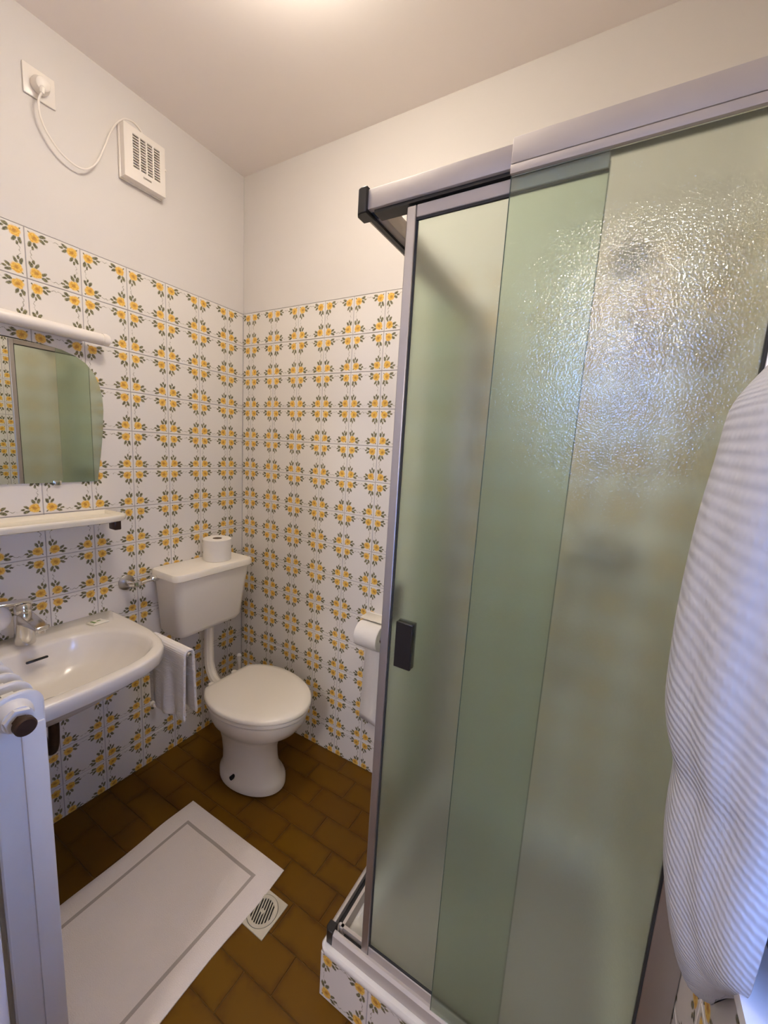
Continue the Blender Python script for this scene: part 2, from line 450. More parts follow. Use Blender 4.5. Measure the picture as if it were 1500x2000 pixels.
WY0, WY1, WZ0, WZ1 = -1.24, -0.80, 0.905, 1.56     # window opening in the right wall
wb = MB()
for (y0, y1, z0, z1) in [(YC - 0.1, WY0, 0, ZC), (WY1, 0, 0, ZC), (WY0, WY1, 0, WZ0), (WY0, WY1, WZ1, ZC)]:
    wb.box(XD + DEP, XD + 0.24, y0, y1, z0, z1)
wall_right = struct(wb.build('wall_right', M_GROUT, smooth=False))
MB().box(XD + 0.0004, XD + DEP, YC, 0, ZT + 0.001, ZC).build('plaster', M_PLASTER, wall_right, False)
rv = MB()
for (y0, y1, z0, z1) in [(WY0, WY0 + 0.006, WZ0, WZ1), (WY1 - 0.006, WY1, WZ0, WZ1), (WY0, WY1, WZ1 - 0.006, WZ1)]:
    rv.box(XD, XD + 0.235, y0, y1, z0, z1)
rv.build('window_reveal', M_PLASTER, wall_right, False)
def in_window(a, b, c, d): return a > -WY1 - 0.003 and b < -WY0 + 0.003 and c > WZ0 - 0.01 and d < WZ1 + 0.01
uc = sorted(set(cuts(0.0, -YC, 0.05, T) + [-WY1, -WY0])); vc = sorted(set(VC + [WZ0, WZ1]))
lay_tiles(wall_right, 'wall_tile', M_TILE, uc, vc, lambda u, v: frame((XD, -u, v), (0, -1, 0), (-1, 0, 0), (0, 0, 1)), skip=in_window, uorig=0.05, vorig=ZT)

DX0, DX1, DZ = 0.93, 1.82, 2.06                    # door opening in the front wall
wf = MB()
for (x0, x1, z0, z1) in [(-TH, DX0, 0, ZC), (DX1, XD + 0.24, 0, ZC), (DX0, DX1, DZ, ZC)]:
    wf.box(x0, x1, YC - 0.1, YC, z0, z1)
wall_front = struct(wf.build('wall_front', M_PLASTER, smooth=False))
trim = MB()
trim.rbox(DX0 - 0.06, DX0, YC, YC + 0.016, 0, DZ + 0.06, 0.003)
trim.rbox(DX1, XD - 0.002, YC, YC + 0.016, 0, DZ + 0.06, 0.003)
trim.rbox(DX0, DX1, YC, YC + 0.016, DZ, DZ + 0.06, 0.003)
struct(trim.build('trim_1', M_DOORW))
# hall behind the camera: daylight comes in through a window high in its far wall
hall = MB()
for (x0, x1, z0, z1) in [(0.2, HX0, 0, ZC), (HX1, 2.6, 0, ZC), (HX0, HX1, 0, HZ0), (HX0, HX1, HZ1, ZC)]: hall.box(x0, x1, HY - 0.12, HY, z0, z1)
hall.box(0.08, 0.2, HY - 0.12, YC - 0.1, 0, ZC); hall.box(2.6, 2.72, HY - 0.12, YC - 0.1, 0, ZC)
hall.box(XD + 0.24, 2.72, YC - 0.1, YC, 0, ZC)
struct(hall.build('wall_hall', M_PLASTER, smooth=False))
struct(MB().box(0.08, 2.72, HY - 0.12, YC - 0.1, -0.1, -0.001).build('floor_hall', mat('hall_wood_floor', (0.16, 0.09, 0.045), 0.4, noise=(6, 0.3)), smooth=False))

ceiling = struct(MB().box(-TH, 2.72, HY - 0.12, TH, ZC, ZC + 0.1).build('ceiling', M_CEIL, smooth=False))
floor = struct(MB().box(-TH, XD + 0.24, YC - 0.1, TH, -0.1, -DEP).build('floor', M_FGROUT, smooth=False))
FP, FL = 0.1016, 0.2032
rows = cuts(0.0, -YC + 0.1, 0.0825, FP)
for r in range(len(rows) - 1):
    orig = 0.742 + (0 if r % 2 == 0 else FL / 2)
    lay_tiles(floor, 'floor_tile', M_FLOOR, cuts(0.0, XD, orig, FL), rows[r:r + 2],
              lambda u, v: frame((u, -v, 0), (1, 0, 0), (0, 0, 1), (0, -1, 0)), upitch=FL, vpitch=FP, uorig=orig, vorig=0.0825, GAP=0.0016)

# hall window frame
hw = MB()
for (x0, x1, z0, z1) in [(HX0, HX0 + .04, HZ0, HZ1), (HX1 - .04, HX1, HZ0, HZ1), (HX0 + .04, HX1 - .04, HZ0, HZ0 + .04), (HX0 + .04, HX1 - .04, HZ1 - .04, HZ1), (1.53, 1.57, HZ0 + .04, HZ1 - .04)]:
    hw.box(x0, x1, HY - 0.07, HY - 0.03, z0, z1)
struct(hw.build('window_2', M_DOORW, smooth=False))
# window
win = struct(MB().box(XD - 0.012, XD + 0.20, WY0 + 0.002, WY1 - 0.002, WZ0 - 0.001, WZ0 + 0.016).build('window_1', M_SILL, smooth=False))
win['label'] = 'white stone sill and dark sash of the small window beside the towel'
ang = math.radians(11)
hx, hy = XD + 0.018, WY1 - 0.008
def sash_pt(s, t, z): # s along sash, t across its thickness
    return (hx + s * math.sin(ang) + t * math.cos(ang), hy - s * math.cos(ang) + t * math.sin(ang), z)
def sash_box(mb, s0, s1, t0, t1, z0, z1):
    vs = [sash_pt(s, t, z) for z in (z0, z1) for (s, t) in ((s0, t0), (s1, t0), (s1, t1), (s0, t1))]
    mb.add(vs, [(3, 2, 1, 0), (4, 5, 6, 7), (0, 1, 5, 4), (1, 2, 6, 5), (2, 3, 7, 6), (3, 0, 4, 7)])
sf = MB(); sz0, sz1 = WZ0 + 0.020, WZ1 - 0.012; SL = 0.415
sash_box(sf, 0, 0.115, 0, 0.035, sz0, sz1); sash_box(sf, SL - 0.05, SL, 0, 0.035, sz0, sz1)
sash_box(sf, 0.115, SL - 0.05, 0, 0.035, sz0, sz0 + 0.03); sash_box(sf, 0.115, SL - 0.05, 0, 0.035, sz1 - 0.06, sz1)
sf.build('window_sash', M_FRAME, win, False)
sg = MB(); sash_box(sg, 0.115, SL - 0.05, 0.014, 0.018, sz0 + 0.03, sz1 - 0.06); sg.build('window_pane', M_CLEAR, win, False)

# ------------------------------------------------------------------ ceiling lamp (just above the frame)
lx, ly = LAMP_POS
t = thing('ceiling_lamp', 'round opal glass ceiling lamp that lights the bathroom', 'lamp', (lx, ly, ZC))
MB().lathe((lx, ly, ZC), (lx, ly, ZC - 0.03), [(0, 0.140), (0.6, 0.140), (1, 0.132)], 32).build('lamp_base', M_PLASTIC, t)
MB().lathe((lx, ly, ZC - 0.03), (lx, ly, ZC - 0.103), [(0, 0.135), (0.25, 0.150), (0.6, 0.140), (0.85, 0.105), (0.97, 0.05), (1, 0.012)], 24).build('lamp_globe', M_LAMPGLASS, t)

(lx, ly), hs_, hc_ = HALL_FILL  # unseen lamp added as fill for the lower room, placed to glint on the glass
t = thing('hall_fill_lamp', 'unseen ceiling lamp added in the hall to brighten the lower bathroom', 'lamp', (lx, ly, ZC))
MB().lathe((lx, ly, ZC), (lx, ly, ZC - 0.03), [(0, 0.140), (0.6, 0.140), (1, 0.132)], 32).build('lamp_base', M_PLASTIC, t)
MB().lathe((lx, ly, ZC - 0.03), (lx, ly, ZC - 0.10), [(0, 0.135), (0.25, 0.150), (0.6, 0.140), (0.85, 0.105), (0.97, 0.05), (1, 0.012)], 24).build('lamp_globe', mat('hall_fill_glow', (0.9, 0.87, 0.8), 0.3, emit=(hc_, hs_)), t)

# ------------------------------------------------------------------ shower tray
SX, SY = 1.153, -0.720
t = thing('shower_tray', 'white square shower tray on a low base of flower tiles', 'shower tray', (SX, SY, 0))
sk = MB().box(SX + DEP, XD, SY + DEP, -0.001, 0.0, 0.143).build('base', M_GROUT, t, False); part_of(sk, t)
off = Vector((SX, SY, 0))
def front_place(u, v): return Matrix.Translation(-off) @ frame((u, SY, v), (1, 0, 0), (0, -1, 0), (0, 0, 1))
def side_place(u, v): return Matrix.Translation(-off) @ frame((SX, -u, v), (0, -1, 0), (-1, 0, 0), (0, 0, 1))
lay_tiles(sk, 'base_tile', M_TILE, cuts(SX, XD, SX, T), [0, 0.143], front_place, uorig=SX, vorig=0.0)
lay_tiles(sk, 'base_tile', M_TILE, cuts(0.0, -SY, -SY, T), [0, 0.143], side_place, uorig=-SY, vorig=0.0)
def rrect(x0, x1, y0, y1, r, z, n=6):
    out = []
    for cx, cy, a0 in ((x1 - r, y1 - r, 0), (x0 + r, y1 - r, pi / 2), (x0 + r, y0 + r, pi), (x1 - r, y0 + r, 1.5 * pi)):
        for k in range(n + 1):
            a = a0 + pi / 2 * k / n; out.append(Vector((cx + r * math.cos(a), cy + r * math.sin(a), z)))
    return out
X0, X1, Y0, Y1 = SX - 0.004, XD - 0.001, SY - 0.004, -0.001
tr = MB()
tr.ring([rrect(X0 + .002, X1, Y0 + .002, Y1, .02, .1432), rrect(X0, X1, Y0, Y1, .022, .148), rrect(X0, X1, Y0, Y1, .022, .158), rrect(X0 + .004, X1 - .001, Y0 + .004, Y1, .02, .164),
         rrect(X0 + .055, X1 - .045, Y0 + .055, Y1 - .045, .05, .164), rrect(X0 + .066, X1 - .055, Y0 + .066, Y1 - .055, .05, .155), rrect(X0 + .095, X1 - .08, Y0 + .095, Y1 - .08, .07, .09),
         rrect(X0 + .30, X1 - .30, Y0 + .30, Y1 - .30, .05, .083)], cap0=False)
tb = tr.build('basin', M_TRAY, t); 
MB().lathe((1.51, -0.36, 0.0832), (1.51, -0.36, 0.090), [(0, .04), (.7, .04), (1, .03)], 24).build('drain_cover', M_CHROME, t)

# ------------------------------------------------------------------ shower enclosure
t = thing('shower_enclosure', 'corner shower cabin with aluminium rails and green-tinted textured sliding glass', 'shower cabin', (SX, SY, 0.165))
YF = -0.705      # outer face of the front rail
XS = 1.168       # outer face of the side rail
# header, front: slim left half, thicker right half
h = part_of(MB().rbox(XS + 0.008, 1.46, YF, YF + 0.040, 1.947, 1.984, 0.002).build('top_rail', M_ALU, t), t)
hr = part_of(MB().rbox(1.4585, XD - 0.004, YF - 0.005, YF + 0.040, 1.9505, 1.990, 0.002).build('top_rail', M_ALU, t), t)
MB().rbox(1.4585, XD - 0.004, YF - 0.005, YF + 0.004, 1.936, 1.9495, 0.001).build('rail_lip', M_ALU, hr)
MB().box(1.19, 1.46, YF + 0.006, YF + 0.036, 1.9405, 1.9465).build('rail_channel', M_BLACK, h, False)
MB().box(1.46, XD - 0.006, YF + 0.006, YF + 0.036, 1.9445, 1.9495).build('rail_channel', M_BLACK, hr, False)
# header, side
hs = part_of(MB().rbox(XS - 0.012, XS + 0.028, YF + 0.010, -0.002, 1.947, 1.984, 0.002).build('top_rail', M_ALU, t), t)
MB().box(XS + 0.000, XS + 0.010, YF + 0.03, -0.004, 1.9405, 1.9465).build('rail_channel', M_BLACK, hs, False)
# corner connectors
cc = MB(); cc.prism([(XS - 0.018, YF + 0.03), (XS - 0.018, YF + 0.006), (XS - 0.012, YF - 0.003), (XS - 0.004, YF - 0.006), (XS + 0.010, YF - 0.006), (XS + 0.010, YF + 0.03)], 2, 1.940, 1.988)
cc.build('corner_cap', M_BLACK, t, bevel=0.002)
cc = MB(); cc.prism([(XS - 0.012, YF + 0.022), (XS - 0.012, YF + 0.004), (XS - 0.006, YF - 0.004), (XS + 0.012, YF - 0.004), (XS + 0.012, YF + 0.022)], 2, 0.1645, 0.206)
cc.build('corner_cap', M_BLACK, t, bevel=0.002)
# bottom tracks: sloped outer fascia, dark channel, inner lip
def track(name, fn, L0, L1):
    prof = [(-0.004, 0.1645), (-0.002, 0.196), (0.004, 0.202), (0.010, 0.202), (0.010, 0.180), (0.026, 0.180), (0.026, 0.199), (0.034, 0.199), (0.036, 0.1645)]
    m = MB(); m.ring([[fn(L, a, z) for a, z in prof] for L in (L0, L1)])
    o = part_of(m.build(name, M_ALU, t, True, 25), t)
    g = MB(); P = [(0.011, 0.181), (0.025, 0.181), (0.025, 0.186), (0.011, 0.186)]
    g.ring([[fn(L, a, z) for a, z in P] for L in (L0 + (0.02 if L1 > L0 else -0.02), L1)]); g.build('track_channel', M_BLACK, o, False)
    return o
track('bottom_track', lambda L, a, z: (L, YF + a, z), XS + 0.012, XD - 0.003)
track('bottom_track', lambda L, a, z: (XS - 0.008 + a, L, z), YF + 0.022, -0.003)
# wall profiles
MB().rbox(1.824, XD - 0.001, YF - 0.002, YF + 0.034, 0.203, 1.9345, 0.002).build('wall_profile', M_ALUM, t)
MB().rbox(1.8205, 1.8245, YF - 0.001, YF + 0.010, 0.203, 1.934, 0.001).build('seal_strip', M_RUBBER, t)
MB().rbox(XS - 0.010, XS + 0.024, -0.045, -0.001, 0.203, 1.94, 0.002).build('wall_profile', M_ALUM, t)
# front fixed pane (outer) and sliding door (inner)
fp = part_of(MB().box(1.4605, 1.8215, YF + 0.001, YF + 0.005, 0.2025, 1.9355).build('fixed_pane', M_GLASS, t, False), t)
MB().box(1.4590, 1.4604, YF + 0.0008, YF + 0.0052, 0.2025, 1.9355).build('glass_edge', M_EDGE, fp, False)
def door(name, fn, s0, s1, handle, z0=0.2005, z1=1.938):
    """fn(s, a, z): s along the rail, a across"""
    def bx(mb, s0, s1, a0, a1, z0, z1):
        vs = [fn(s, a, z) for z in (z0, z1) for (s, a) in ((s0, a0), (s1, a0), (s1, a1), (s0, a1))]
        mb.add(vs, [(3, 2, 1, 0), (4, 5, 6, 7), (0, 1, 5, 4), (1, 2, 6, 5), (2, 3, 7, 6), (3, 0, 4, 7)]); return mb
    d = 1 if s1 > s0 else -1
    g = part_of(bx(MB(), s0 + d * .012, s1, 0.010, 0.014, z0 + .010, z1 - .010).build(name, M_GLASS, t, False), t)
    bx(MB(), s0, s0 + d * .020, 0.003, 0.021, z0, z1).build('stile', M_ALUM, g, bevel=0.002)
    bx(MB(), s1, s1 + d * .0012, 0.0095, 0.0145, z0 + .010, z1 - .010).build('glass_edge', M_EDGE, g, False)
    bx(MB(), s0 + d * .020, s0 + d * .0235, 0.008, 0.010, z0 + .022, z1 - .022).build('seal', M_RUBBER, g, False)
    bx(MB(), s0 + d * .0205, s1, 0.004, 0.020, z1 - .022, z1).build('door_rail', M_ALU, g, bevel=0.0015)
    bx(MB(), s0 + d * .0205, s1, 0.006, 0.010, z1 - .0265, z1 - .0225).build('seal', M_RUBBER, g, False)
    bx(MB(), s0 + d * .0205, s1, 0.004, 0.020, z0, z0 + .026).build('door_rail', M_ALU, g, bevel=0.0015)
    bx(MB(), s0 + d * .0205, s1, 0.006, 0.010, z0 + .0265, z0 + .030).build('seal', M_RUBBER, g, False)
    hz0, hz1 = handle
    hd = part_of(bx(MB(), s0 + d * .038, s0 + d * .078, 0.001, 0.0095, hz0, hz1).build('handle', M_BLACK, g, bevel=0.0015), t)
    bx(MB(), s0 + d * .038, s0 + d * .078, 0.0145, 0.024, hz0, hz1).build('handle', M_BLACK, g, bevel=0.0015)
    return g
door('sliding_door', lambda s, a, z: (s, YF + 0.006 + a, z), 1.262, 1.604, (1.005, 1.110))
door('sliding_door', lambda s, a, z: (XS + 0.001 + a, s, z), -0.530, -0.160, (1.0, 1.105))
MB().box(XS - 0.006, XS - 0.002, -0.330, -0.040, 0.2025, 1.9355).build('fixed_pane', M_GLASS, t, False)

# ------------------------------------------------------------------ shower fittings on the back wall
t = thing('shower_mixer', 'chrome shower mixer tap on the tiled wall inside the cabin', 'tap', (1.655, 0, 1.20))
MB().cyl((1.58, 0, 1.20), (1.58, -0.02, 1.20), 0.032).build('escutcheon', M_CHROME, t)
MB().cyl((1.73, 0, 1.20), (1.73, -0.02, 1.20), 0.032).build('escutcheon', M_CHROME, t)
MB().lathe((1.56, -0.055, 1.20), (1.75, -0.055, 1.20), [(0, .018), (.1, .022), (.3, .026), (.7, .026), (.9, .022), (1, .018)]).build('body', M_DULL, t)
MB().lathe((1.655, -0.06, 1.22), (1.655, -0.07, 1.275), [(0, .024), (.8, .024), (1, .02)]).build('cartridge_cap', M_CHROME, t)
MB().rbox(1.643, 1.667, -0.16, -0.06, 1.268, 1.28, .004).build('lever', M_CHROME, t)
t = thing('hand_shower', 'chrome hand shower with hose hanging high inside the cabin', 'shower head', (1.655, 0, 1.90))
MB().cyl((1.655, 0, 1.90), (1.655, -0.05, 1.90), 0.018).build('wall_bracket', M_DULL, t)
MB().tube(spline([(1.655, -0.055, 1.82), (1.65, -0.07, 1.92), (1.645, -0.11, 1.99), (1.64, -0.15, 2.01)], 6), [.011] * 18 + [.013]).build('shower_handle', M_CHROME, t)
MB().lathe((1.640, -0.165, 2.02), (1.636, -0.195, 1.975), [(0, .016), (.25, .035), (.6, .046), (1, .046)]).build('spray_head', M_DULL, t)
MB().tube(spline([(1.655, -0.055, 1.82), (1.64, -0.07, 1.6), (1.60, -0.09, 1.2), (1.58, -0.09, 0.85), (1.61, -0.09, 0.76), (1.645, -0.085, 0.9), (1.655, -0.06, 1.17)], 10), .007).build('hose', M_DULL, t)

# ------------------------------------------------------------------ extractor fan with cable, socket
t = thing('extractor_fan', 'white square extractor fan with slotted grille high on the left wall', 'fan', (0, -0.475, 2.39))
FYa, FYb, FZa, FZb, FT = -0.556, -0.408, 2.384, 2.553, 0.038
hb = MB()
gy0, gy1, gz0, gz1 = -0.526, -0.428, 2.425, 2.533
hb.rbox(0.0, 0.012, FYa - 0.003, FYb + 0.003, FZa - 0.003, FZb + 0.003, 0.004)
for (a, b, c, d) in [(FYa, gy0, FZa, FZb), (gy1, FYb, FZa, FZb), (gy0, gy1, FZa, gz0), (gy0, gy1, gz1, FZb)]: hb.box(0.012, FT, a, b, c, d)
hb.build('housing', M_PLASTIC, t, True, 30)
MB().box(0.0125, 0.024, gy0, gy1, gz0, gz1).build('grille_backing', M_DARK, t, False)
NZ = 12
for k in range(NZ + 1):
    z = gz0 + (gz1 - gz0) * k / NZ
    MB().box(0.027, FT - 0.0015, gy0, gy1, z - 0.0014, z + 0.0014).build('grille_bar', M_PLASTIC, t, False)
for k in range(1, 4):
    y = gy0 + (gy1 - gy0) * k / 4
    MB().box(0.027, FT - 0.0005, y - 0.0028, y + 0.0028, gz0, gz1).build('grille_bar', M_PLASTIC, t, False)
MB().rbox(FT, FT + 0.001, -0.492, -0.462, 2.406, 2.412, .0004).build('name_plate', M_DULL, t)
MB().cyl((0.0, -0.388, 2.50), (0.008, -0.388, 2.50), 0.004, n=12).build('screw', M_PLASTIC, t)
cord = spline([(0.042, -0.7905, 2.472), (0.034, -0.797, 2.447), (0.028, -0.7926, 2.411), (0.026, -0.7731, 2.3726), (0.025, -0.7349, 2.3387), (0.025, -0.6856, 2.331), (0.025, -0.6466, 2.3648), (0.024, -0.6156, 2.4326),
               (0.024, -0.594, 2.4925), (0.026, -0.571, 2.538), (0.026, -0.5449, 2.5665), (0.024, -0.5152, 2.577), (0.022, -0.49, 2.569), (0.020, -0.480, 2.558)], 8)
MB().tube(cord, 0.0029, 8).build('power_cord', M_PLASTIC, t)
pg = part_of(MB().lathe((0.0075, -0.783, 2.504), (0.048, -0.787, 2.494), [(0, .022), (.35, .023), (.55, .020), (.8, .019), (.93, .017), (1, .012)], 24).build('plug', M_PLASTIC, t), t)
MB().tube([(0.036, -0.787, 2.492), (0.044, -0.789, 2.482), (0.042, -0.7905, 2.470)], [.008, .007, .0055], 10).build('strain_relief', M_PLASTIC, pg)
t = thing('wall_socket', 'white square wall socket near the ceiling with a plug in it', 'socket', (0, -0.782, 2.47))
MB().rbox(0, 0.007, -0.822, -0.741, 2.466, 2.548, .004).build('cover_plate', M_PLASTIC, t)

# ------------------------------------------------------------------ mirror, mirror light, shelf
mp = []
half = [(-0.952, 1.752), (-0.880, 1.752), (-0.815, 1.750), (-0.765, 1.745), (-0.725, 1.733), (-0.695, 1.715), (-0.672, 1.688), (-0.656, 1.652), (-0.647, 1.610), (-0.645, 1.560), (-0.650, 1.480), (-0.660, 1.400), (-0.675, 1.297)]
full = [Vector((y, z, 0)) for y, z in half] + [Vector((-1.904 - y, z, 0)) for y, z in reversed(half)]
t = thing('wall_mirror', 'frameless mirror with rounded top corners on the tiled wall above the shelf', 'mirror', (0, -0.95, 1.297))
MB().prism([(p.x, p.y) for p in full], 0, 0.0005, 0.005).build('mirror_plate', M_MIRROR, t, True, 30)
for y in (-0.80, -1.10):
    MB().rbox(0.0004, 0.009, y - 0.010, y + 0.010, 1.288, 1.3035, .001).build('clip', M_CHROME, t)
t = thing('mirror_lamp', 'long white tube lamp mounted just above the mirror', 'lamp', (0, -0.95, 1.80))
MB().rbox(0, 0.034, -1.20, -0.70, 1.788, 1.814, .004).build('mount', M_PLASTIC, t)
MB().lathe((0.050, -1.247, 1.801), (0.050, -0.660, 1.801), [(0, .0185), (1, .0185)], 28).build('tube_cover', M_PLASTIC, t)
for (a, b) in ((-0.660, -0.638), (-1.247, -1.269)):
    MB().lathe((0.050, a, 1.801), (0.050, b, 1.801), [(0, .0205), (.6, .0205), (.9, .018), (1, .012)], 28).build('end_cap', M_PLASTIC, t)
t = thing('bathroom_shelf', 'long ivory shelf with raised rim below the mirror', 'shelf', (0, -0.95, 1.17))
def shelf_o(d, z):   # outline shrunk by d
    P = [(0.004 + d, -0.655 - d * .6), (0.125 - d * .6, -0.640 - d), (0.150 - d, -0.660 - d * .7), (0.168 - d, -0.720 - d * .3), (0.170 - d, -1.18 + d * .3), (0.150 - d, -1.24 + d * .7), (0.125 - d * .6, -1.26 + d), (0.004 + d, -1.245 + d * .6)]
    return [Vector((x, y, z)) for x, y in P]
s_ = MB(); s_.ring([shelf_o(.012, 1.164), shelf_o(.003, 1.168), shelf_o(0, 1.180), shelf_o(.001, 1.187), shelf_o(.004, 1.189), shelf_o(.008, 1.186), shelf_o(.016, 1.176)])
s_.build('shelf_tray', M_IVORY, t, bevel=0, angle=50)
for y in (-0.669, -1.232):
    MB().rbox(0.080, 0.122, y - 0.012, y + 0.012, 1.128, 1.1645, .004).build('bracket', M_BROWN, t)

# ------------------------------------------------------------------ washbasin
YS = -0.952; N = 72
t = thing('washbasin', 'white ceramic wall-hung washbasin below the mirror', 'sink', (0, YS, 0.60))
half_o = [(0.001, 0.0), (0.001, 0.302), (0.15, 0.303), (0.28, 0.300), (0.37, 0.285), (0.43, 0.258), (0.470, 0.215), (0.492, 0.160), (0.503, 0.09), (0.507, 0.0)]
def sym(h): return [Vector((x, y, 0)) for x, y in h] + [Vector((x, -y, 0)) for x, y in reversed(h[1:-1])]
outer = resample(sym(half_o), N)
half_i = [(0.128, 0.0), (0.130, 0.115), (0.150, 0.170), (0.185, 0.215), (0.25, 0.250), (0.32, 0.262), (0.375, 0.252), (0.418, 0.225), (0.448, 0.180), (0.463, 0.120), (0.468, 0.0)]
inner = resample(sym(half_i), N)
def ringz(base, z, c=(0.27, 0.0), s=1.0, dx=0.0):
    return [Vector((c[0] + (p.x - c[0]) * s + dx, YS + p.y * s, z)) for p in base]
def ringo(base, z, d):   # shrink outline by d but keep the back on the wall
    return [Vector((max(0.001, 0.001 + (p.x - 0.001) * (1 - d / 0.5)), YS + p.y * (1 - d / 0.30), z)) for p in base]
def blend(a, b, f, z): return [Vector((p.x * (1 - f) + q.x * f, YS + p.y * (1 - f) + q.y * f, z)) for p, q in zip(a, b)]
wbn = MB()
wbn.ring([ringo(outer, 0.625, 0.17), ringo(outer, 0.65, 0.12), ringo(outer, 0.70, 0.055), ringo(outer, 0.728, 0.020), ringo(outer, 0.737, 0.006), ringo(outer, 0.742, 0.001), ringo(outer, 0.775, 0.0), ringo(outer, 0.7805, 0.0025), ringo(outer, 0.783, 0.008),
          blend(outer, inner, 0.55, 0.7835), blend(outer, inner, 0.85, 0.783), ringz(inner, 0.781), ringz(inner, 0.774, s=0.972), ringz(inner, 0.750, s=0.93), ringz(inner, 0.715, s=0.83), ringz(inner, 0.685, s=0.68), ringz(inner, 0.665, s=0.46), ringz(inner, 0.655, s=0.20), ringz(inner, 0.652, s=0.08)])
wbn.build('basin', M_CERAMIC, t, True, 180)
MB().lathe((0.27, YS, 0.6522), (0.27, YS, 0.656), [(0, .03), (.6, .03), (1, .024)]).build('plug_hole', M_CHROME, t)
MB().rbox(0.1565, 0.1655, -0.972, -0.915, 0.7495, 0.7565, .003).build('overflow_slot', M_BLACK, t)
MB().tube(spline([(0.27, YS, 0.64), (0.27, YS, 0.55), (0.25, YS, 0.48), (0.19, YS, 0.47), (0.15, YS, 0.52), (0.10, YS, 0.54), (0.001, YS, 0.54)], 6), .014, 14).build('waste_trap', M_BRASS, t)

FX, FY = 0.078, -0.943
t = thing('basin_faucet', 'chrome single-lever mixer tap on the washbasin', 'faucet', (FX, FY, 0.7835))
MB().lathe((FX, FY, 0.7835), (FX, FY, 0.888), [(0, .026), (.04, .027), (.5, .0255), (.9, .024), (1, .022)], 32).build('body', M_CHROME, t)
MB().lathe((FX, FY, 0.8885), (FX, FY, 0.922), [(0, .021), (.1, .023), (.8, .0225), (1, .018)], 32).build('cartridge_cap', M_CHROME, t)
lv = MB(); lv.ring([[Vector((FX + a, FY + s, z + b)) for a, b in ((-.018, 0), (.018, 0), (.018, .007), (-.018, .007))] for s, z in ((.022, .9205), (0, .924), (-.03, .926), (-.068, .930))])
lv.build('lever', M_CHROME, t, bevel=.002)
sp = MB(); sp.ring([[Vector((FX + s, FY + a * w, z + b)) for a, b in ((-1, 0), (1, 0), (1, th), (-1, th))] for s, z, w, th in ((.012, .855, .020, .036), (.05, .862, .019, .026), (.10, .866, .018, .018), (.140, .866, .017, .014))])
sp.build('spout', M_CHROME, t, bevel=.003)
MB().cyl((FX + .127, FY, .866), (FX + .127, FY, .858), .011).build('aerator', M_CHROME, t)

t = thing('soap_packet', 'small cream soap sachet with green print lying on the washbasin', 'soap', (0.09, -0.738, 0.784))
sp = MB()
def skew(a, b): return (0.091 + a * 0.020, -0.738 + b * 0.026 + a * 0.004)
sp.ring([[Vector((*skew(a * s, b * s), z)) for a, b in ((-1, -1), (1, -1), (1, 1), (-1, 1))] for s, z in ((1, .7842), (1.02, .786), (.75, .7905))])
sp.build('wrapper', M_PACK, t, bevel=.0015)
sp = MB(); sp.ring([[Vector((*skew(a, b), z)) for a, b in ((-.6, -.72), (.6, -.72), (.6, -.42), (-.6, -.42))] for z in (.7906, .7910)]); sp.build('printed_band', M_PRINT, t, False)
sp = MB(); sp.ring([[Vector((*skew(a, b), z)) for a, b in ((-.15, -.1), (.15, -.1), (.15, .35), (-.15, .35))] for z in (.7906, .7910)]); sp.build('printed_mark', M_PRINT, t, False)

t = thing('wall_dispenser', 'white ribbed plastic dispenser on the tiles left of the tap', 'dispenser', (0, -1.012, .845))
cr = []
for x, r in ((0, .028), (.004, .031), (.04, .033), (.055, .0335), (.066, .030), (.071, .022)):
    cr.append([Vector((x, -.998 + (r + (.0009 * math.cos(20 * a) if .003 < x < .06 else 0)) * math.cos(a), .882 + (r + (.0009 * math.cos(20 * a) if .003 < x < .06 else 0)) * math.sin(a) * 1.25)) for a in [2 * pi * j / 80 for j in range(80)]])
MB().ring(cr).build('dispenser_body', M_PLASTIC, t)
MB().rbox(.02, .045, -1.008, -.988, .828, .842, .003).build('nozzle', M_PLASTIC, t)

# ------------------------------------------------------------------ hand towel on its rail
TY = -0.622; RZ_ = 0.727
t = thing('towel_rail', 'chrome towel rail sticking out between washbasin and toilet', 'towel rail', (0, TY, RZ_))
for x in (.10, .20):
    MB().rbox(x - .006, x + .006, TY - .029, TY, RZ_ - .004, RZ_ + .004, .002).build('clip', M_CHROME, t)
MB().cyl((.085, TY, RZ_), (.452, TY, RZ_), .006).build('bar', M_CHROME, t)
MB().lathe((.452, TY, RZ_), (.464, TY, RZ_), [(0, .008), (.6, .009), (1, .005)]).build('end_knob', M_CHROME, t)
t = thing('hand_towel', 'white waffle hand towel hung over the rail beside the washbasin', 'towel', (0.36, TY, 0.47))
def towel_sheet():
    m = MB(); uv = []; nx, nz_ = 26, 44; grid = []
    front_len, back_len = 0.262, 0.250
    for i in range(nx + 1):
        s = i / nx; x = 0.240 + 0.222 * s; col = []
        for k in range(nz_ + 1):
            q = k / nz_ * (front_len + back_len + 0.03)
            if q < front_len: z = RZ_ + .007 - (front_len - q); yy = -0.016; drop = front_len - q
            elif q < front_len + 0.03:
                a = (q - front_len) / 0.03 * pi; yy = -0.016 * math.cos(a); z = RZ_ + .007 + 0.010 * math.sin(a); drop = 0
            else: drop = q - front_len - 0.03; yy = 0.016; z = RZ_ + .007 - drop
            wob = drop * (0.030 * math.sin(9 * s + 1.0) + 0.018 * math.sin(21 * s))
            flare = drop * 0.05 * (1 if yy > 0 else -0.3)
            col.append((x + drop * 0.02 * math.sin(5 * s), TY + yy + wob + flare, z)); uv.append((s, k / nz_))
        grid.append(col)
    n = nz_ + 1
    m.add([p for c in grid for p in c], [(i * n + k, (i + 1) * n + k, (i + 1) * n + k + 1, i * n + k + 1) for i in range(nx) for k in range(nz_)])
    return m, uv
